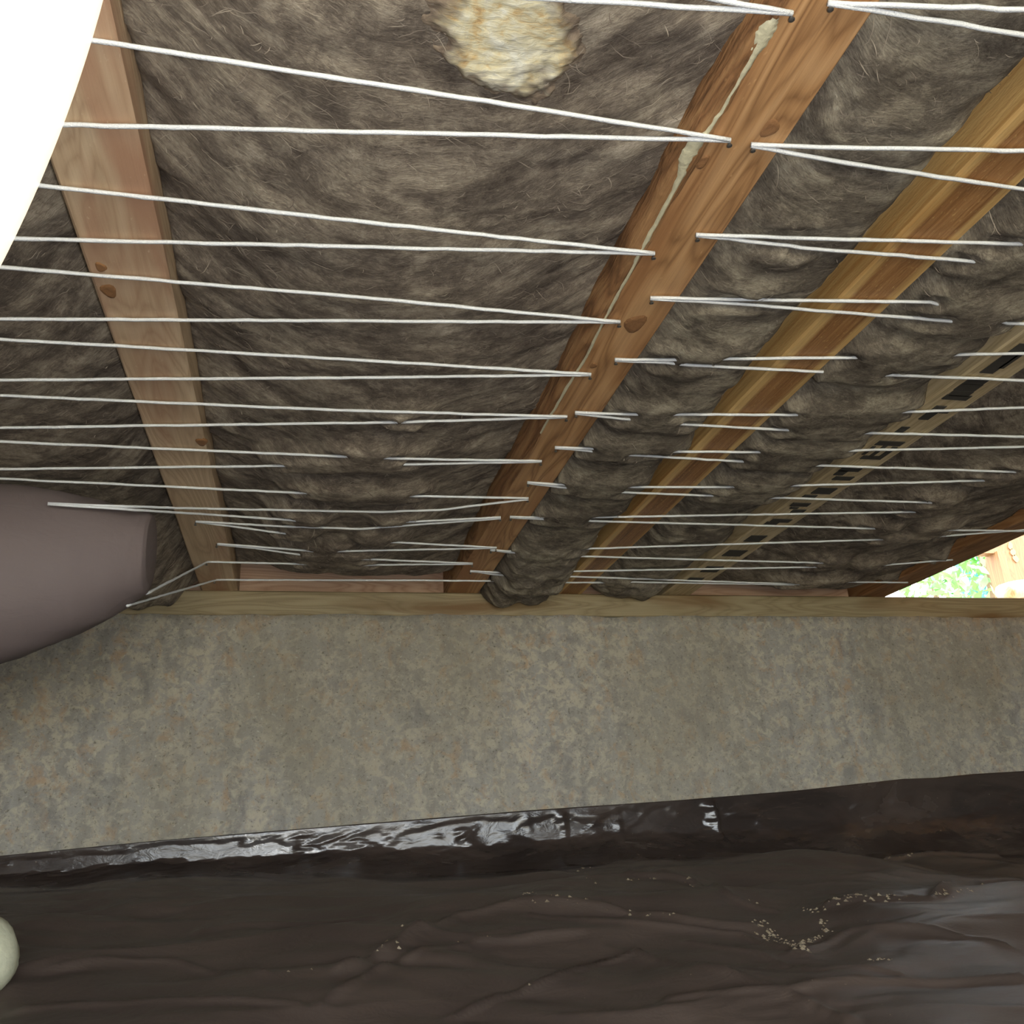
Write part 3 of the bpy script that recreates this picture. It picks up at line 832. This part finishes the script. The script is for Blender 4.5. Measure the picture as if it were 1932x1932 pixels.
for Lp, hgt, wid in (
        ([(640, 1835), (760, 1775), (860, 1735), (1000, 1703), (1150, 1718), (1300, 1742), (1420, 1755)], .012, .012), ([(600, 1900), (760, 1815), (900, 1775), (1010, 1765), (1100, 1758)], .007, .007),
        ([(1120, 1655), (1200, 1652), (1310, 1665), (1380, 1692), (1460, 1722)], .008, .006), ([(1000, 1730), (1150, 1742), (1280, 1752), (1400, 1765), (1520, 1802)], .007, .007),
        ([(850, 1925), (1000, 1868), (1130, 1822), (1210, 1798)], .008, .004), ([(1260, 1895), (1500, 1872), (1700, 1858), (1925, 1850)], .010, .008),
        ([(1665, 1575), (1720, 1602), (1800, 1614), (1880, 1618)], .010, .007), ([(100, 1830), (200, 1812), (330, 1815), (500, 1838)], .006, .006),
        ([(40, 1910), (300, 1895), (560, 1900)], .007, .008), ([(1200, 1800), (1350, 1830), (1500, 1885), (1600, 1925)], .008, .008), ([(1560, 1712), (1650, 1702), (1760, 1703), (1850, 1672), (1925, 1668)], .012, .008),
        ([(1500, 1800), (1600, 1762), (1760, 1755), (1900, 1790)], .008, .008), ([(380, 1760), (520, 1745), (700, 1735)], .006, .010), ([(1300, 1780), (1430, 1800), (1540, 1835), (1700, 1842)], .006, .006)):
    W_ = [hit0(*p) for p in Lp]
    RIDGE += [(a, b, hgt, wid) for a, b in zip(W_[:-1], W_[1:])]
def ground(x, y):
    z = ground0(x, y)
    add = np.zeros_like(z)
    for a, b, hgt, wid in RIDGE:
        ab = b - a; L2 = float(ab @ ab) + 1e-9
        t = np.clip(((x - a[0]) * ab[0] + (y - a[1]) * ab[1]) / L2, 0, 1)
        d = np.hypot(x - a[0] - t * ab[0], y - a[1] - t * ab[1])
        add = np.maximum(add, hgt * np.exp(-(d / wid) ** 1.3))
    return z + add
xs = np.concatenate([np.arange(XL + .01, -.8, .03), np.arange(-.8, 2.6, .0065), np.arange(2.6, XR - .01, .03)])
edge_px = [(-900, 1.0), (0, 1615), (300, 1586), (640, 1558), (1000, 1529), (1280, 1510), (1500, 1492), (1700, 1470), (1760, 1468), (1830, 1461), (1932, 1455)]
ex = [ony(p[0], p[1], D)[0] for p in edge_px[1:]]; ez = [ony(p[0], p[1], D)[2] for p in edge_px[1:]]
ez_i = np.interp(xs, [XL] + ex + [XR], [-.0] + ez + [.18])
FOLDS = [(ony(1352, 1580, D)[0], .045, .012), (ony(1062, 1560, D)[0], .030, .006), (ony(995, 1560, D)[0], .025, .003), (ony(1165, 1560, D)[0], .022, .004)]
rows = []
nw = 44
zb = ground(xs, np.full_like(xs, 2.17))
for j in range(nw):                     # the upturned strip
    s = j / nw
    z = ez_i * (1 - s) + zb * s
    z = z + (.5 - abs(s - .5)) * -.012
    crump = fbm(xs * 9, np.full_like(xs, s * 2.2), 121, 4)
    crr = np.abs(fbm(xs * 16 + s * 3, np.full_like(xs, s * 5) + xs * 4, 123, 3))
    out = .004 + .118 * np.clip((s - .42) / .58, 0, 1) ** 1.9 + ss(.0, .25, s) * (.013 * crump - .010 * crr) * ss(1.0, .8, s)
    for fx_, fw_, fh_ in FOLDS:
        out = out + fh_ * np.clip((xs - fx_ - .012 * s) / fw_ + 1, 0, 1) * ss(fx_ + .006 + .012 * s, fx_ + .012 * s, xs) * ss(0, .15, s) * ss(1.0, .6, s)
    rows.append(np.stack([xs, D - .005 - np.clip(out, .001, 9), z + .004 * crump * s * (1 - s)], -1))
yv = np.concatenate([np.arange(2.165, 1.05, -.0045), np.arange(1.05, YB, -.03)])
for y in yv:
    rows.append(np.stack([xs, np.full_like(xs, y), ground(xs, np.full_like(xs, y))], -1))
Pp = np.stack(rows, 1)
sheet = gridmesh('plastic_sheet', Pp, M['plastic'], flip=False)
so = sheet.modifiers.new('thickness', 'SOLIDIFY'); so.thickness = .0015; so.offset = -1
tag(sheet, 'black polythene ground sheet, dusty and wrinkled, turned up against the wall', 'plastic sheet')

# pale stone at the left edge
bp = ony(-2, 1880, 1.45)
sc_ = np.array([.050, .055, .056]); cs = np.array([bp[0] - .035, 1.45, bp[2] + .045])
V = []; Fq = []
nu, nv_ = 28, 18
for i in range(nv_ + 1):
    ph = math.pi * i / nv_
    for k in range(nu):
        t = 2 * math.pi * k / nu
        d = np.array([math.sin(ph) * math.cos(t), math.sin(ph) * math.sin(t), math.cos(ph)])
        q = 1 + .16 * float(fbm(np.array([d[0] * 1.6 + 4 + d[2]]), np.array([d[1] * 1.6 + 4 - d[2]]), 131, 4)[0])
        V.append(cs + d * sc_ * q)
for i in range(nv_):
    for k in range(nu):
        Fq.append((i * nu + k, (i + 1) * nu + k, (i + 1) * nu + (k + 1) % nu, i * nu + (k + 1) % nu))
tag(mk('stone', V, Fq, M['stone'], None, True), 'pale rounded stone lying on the black sheet at the left edge', 'stone')

# ------------------------------------------------------------------ work lantern close to the lens, upper left
dirv = ray(-170, 140); dirv /= np.linalg.norm(dirv)
LC = dirv * .55
axv = AX @ np.array([-.368, .930, 0.0]); axv /= np.linalg.norm(axv)
def ellip(a, b, lo=-1., hi=1., n=40):
    return [(b * math.sqrt(max(0, 1 - t * t)) + 1e-4, a * t) for t in np.linspace(lo, hi, n)]
e = empty('work_lantern', tuple(LC))
q = Vector(axv).to_track_quat('Z', 'Y').to_matrix()
def rev_part(name, path, mat, seg=48):
    V, F = revolve(path, seg)
    V = [tuple(q @ Vector(v) + Vector(LC)) for v in V]
    return mk(name, V, F, mat, e, True)
rev_part('diffuser', ellip(.222, .0585, -.93, .93), M['lamp'])
rev_part('fringe_shell', ellip(.228, .0645, -.93, .93), M['fringe'])  # added layer that gives the lamp its warm glowing fringe
rev_part('end_cap', [(.026, .205), (.030, .21), (.030, .235), (.022, .245), (.004, .247)], M['cap'])
rev_part('end_cap', [(.004, -.247), (.022, -.245), (.030, -.235), (.030, -.21), (.026, -.205)], M['cap'])
top = Vector(LC) - Vector(axv) * .247
hk = [np.array(top), np.array(top + Vector((0, 0, .02))), np.array((top.x - .02, top.y, H - .03)), np.array((top.x - .02, top.y, H + .02))]
V, F = tube(hk, .003, 8); mk('hanging_hook', V, F, M['cap'], e, True)
tag(e, 'glowing white work lantern close to the lens at the upper left', 'lamp')

# ------------------------------------------------------------------ outdoors, seen through the gap
e = empty('timber_post', (3.1, 3.25, -.9))
beam_p = boxv(2.985, 3.25, 3.20, 3.30, -.9, 2.2); mk('post', beam_p[0], beam_p[1], M['wood_post'], e)
b = boxv(2.945, 2.985, 3.185, 3.26, -.9, 1.11); mk('edge_batten', b[0], b[1], M['wood_post'], e)
b = boxv(2.82, 2.985, 3.20, 3.25, 1.105, 1.135); mk('cross_rail', b[0], b[1], M['wood_post'], e)
for k in range(3):
    p = ony(1906 + 5 * k, 1030 + 12 * k, 3.198)
    V = [(p[0] + .012 * math.cos(a) * (1 + .3 * math.sin(2 * a + k)), p[1] - .002, p[2] + .018 * math.sin(a)) for a in np.linspace(0, 2 * math.pi, 14, endpoint=False)]
    V2 = [(x, y + .006, z) for x, y, z in V]
    mk('knot', V + V2, [tuple(range(14))] + [(i, 14 + i, 14 + (i + 1) % 14, (i + 1) % 14) for i in range(14)], M['knot'], e)
tag(e, 'sunlit tan timber post standing outside beyond the gap', 'post')
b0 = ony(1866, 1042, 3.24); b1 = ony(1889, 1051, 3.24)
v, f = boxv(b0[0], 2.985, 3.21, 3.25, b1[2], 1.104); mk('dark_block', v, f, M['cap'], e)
pa = ony(1893, 1118, 2.62); pb = ony(1990, 1095, 2.75)
LG, LF = tube([pa + (pb - pa) * t for t in np.linspace(0, 1, 12)], .03 * (1 + .1 * np.sin(np.linspace(0, 9, 12))), 14, .06, srng)
tag(mk('split_log', LG, LF, M['wood_E'], None, True), 'beige split log lying outside at the foot of the timber post', 'log')
def tree(px, py, Y, r, mat, n, seed, label):
    rr = np.random.RandomState(seed)
    c = ony(px, py, Y)
    e = empty('leafy_tree', (c[0], Y, -.9))
    V, F = tube([np.array([c[0] + .1 * math.sin(t * 3), Y, -.9 + t * (c[2] + .9 + r * .4)]) for t in np.linspace(0, 1, 10)], np.linspace(.09, .03, 10), 8)
    mk('trunk', V, F, M['trunk'], e, True)
    clus = rr.randn(26, 3) * r * .5 + c
    ci = rr.randint(0, 26, n)
    p = clus[ci] + rr.randn(n, 3) * r * .16
    a = rr.randn(n, 3); a /= np.linalg.norm(a, axis=1)[:, None]
    b = np.cross(a, rr.randn(n, 3)); b /= np.linalg.norm(b, axis=1)[:, None]
    L = (.05 + .05 * rr.rand(n))[:, None] * Y / 8
    V = np.stack([p - a * L, p + b * L * .42, p + a * L, p - b * L * .42], 1).reshape(-1, 3)
    fastmesh('leaves', V, np.arange(n * 4).reshape(-1, 4), mat, e, None, False)['kind'] = 'stuff'
    return tag(e, label, 'tree', 'trees outside the gap')
tree(1850, 1060, 7.0, .55, M['leaf_a'], 420, 1, 'yellow-green leafy tree just left of the outdoor post')
tree(1868, 1110, 8.5, .50, M['leaf_b'], 520, 2, 'blue-green leafy tree low down beside the outdoor post')
tree(1760, 1115, 10.0, .50, M['leaf_a'], 150, 3, 'sparse pale tree in the left corner of the bright gap')

# ------------------------------------------------------------------ soil crumbs and dirt streaks lying on the sheet
hit = hit0
cr = np.random.RandomState(55)
lines = [([(1415, 1735), (1450, 1765), (1490, 1785), (1525, 1800)], 420, .009), ([(1525, 1712), (1550, 1735), (1565, 1760), (1530, 1775), (1495, 1783)], 320, .005),
         ([(1565, 1712), (1640, 1700), (1700, 1698)], 380, .008), ([(1625, 1815), (1690, 1812)], 70, .005), ([(1765, 1700), (1830, 1680), (1900, 1675)], 90, .006),
         ([(1665, 1575), (1720, 1605), (1840, 1615)], 90, .005), ([(1090, 1600), (1105, 1640), (1120, 1670)], 50, .006), ([(980, 1690), (1015, 1684)], 40, .004),
         ([(700, 1795), (850, 1735), (1000, 1705), (1150, 1715), (1280, 1740)], 110, .006), ([(1180, 1660), (1300, 1665), (1450, 1715)], 80, .004), ([(500, 1850), (760, 1790), (960, 1770)], 70, .006)]
pts = []
for L, n, sp in lines:
    W = np.array([hit(*p) for p in L])
    for _ in range(n):
        t = cr.rand() * (len(W) - 1); k = int(t); p = W[k] * (1 - t + k) + W[min(k + 1, len(W) - 1)] * (t - k) + cr.randn(2) * sp * np.array([1, .8])
        pts.append((p[0], p[1], .0009 + .0042 * cr.rand() ** 3.5))
for _ in range(500):
    pts.append((cr.uniform(-.5, 1.9), cr.uniform(1.1, 2.12), .0008 + .002 * cr.rand() ** 3))
V = []; F = []
gx = np.array([p[0] for p in pts]); gyy = np.array([p[1] for p in pts]); gz = ground(gx, gyy)
for (x, y, r), z in zip(pts, gz):
    b = len(V); a0 = cr.rand() * 6
    for k in range(5):
        a = a0 + k * 1.2566; V.append((x + r * math.cos(a) * (1 + .5 * cr.rand()), y + r * math.sin(a) * (1 + .5 * cr.rand()), z - .0003))
    V.append((x, y, z + r * (.5 + .4 * cr.rand())))
    for k in range(5): F.append((b + k, b + (k + 1) % 5, b + 5))
tag(mk('soil_crumbs', V, F, M['crumb']), 'tan soil crumbs scattered over the black ground sheet', 'soil', kind='stuff')
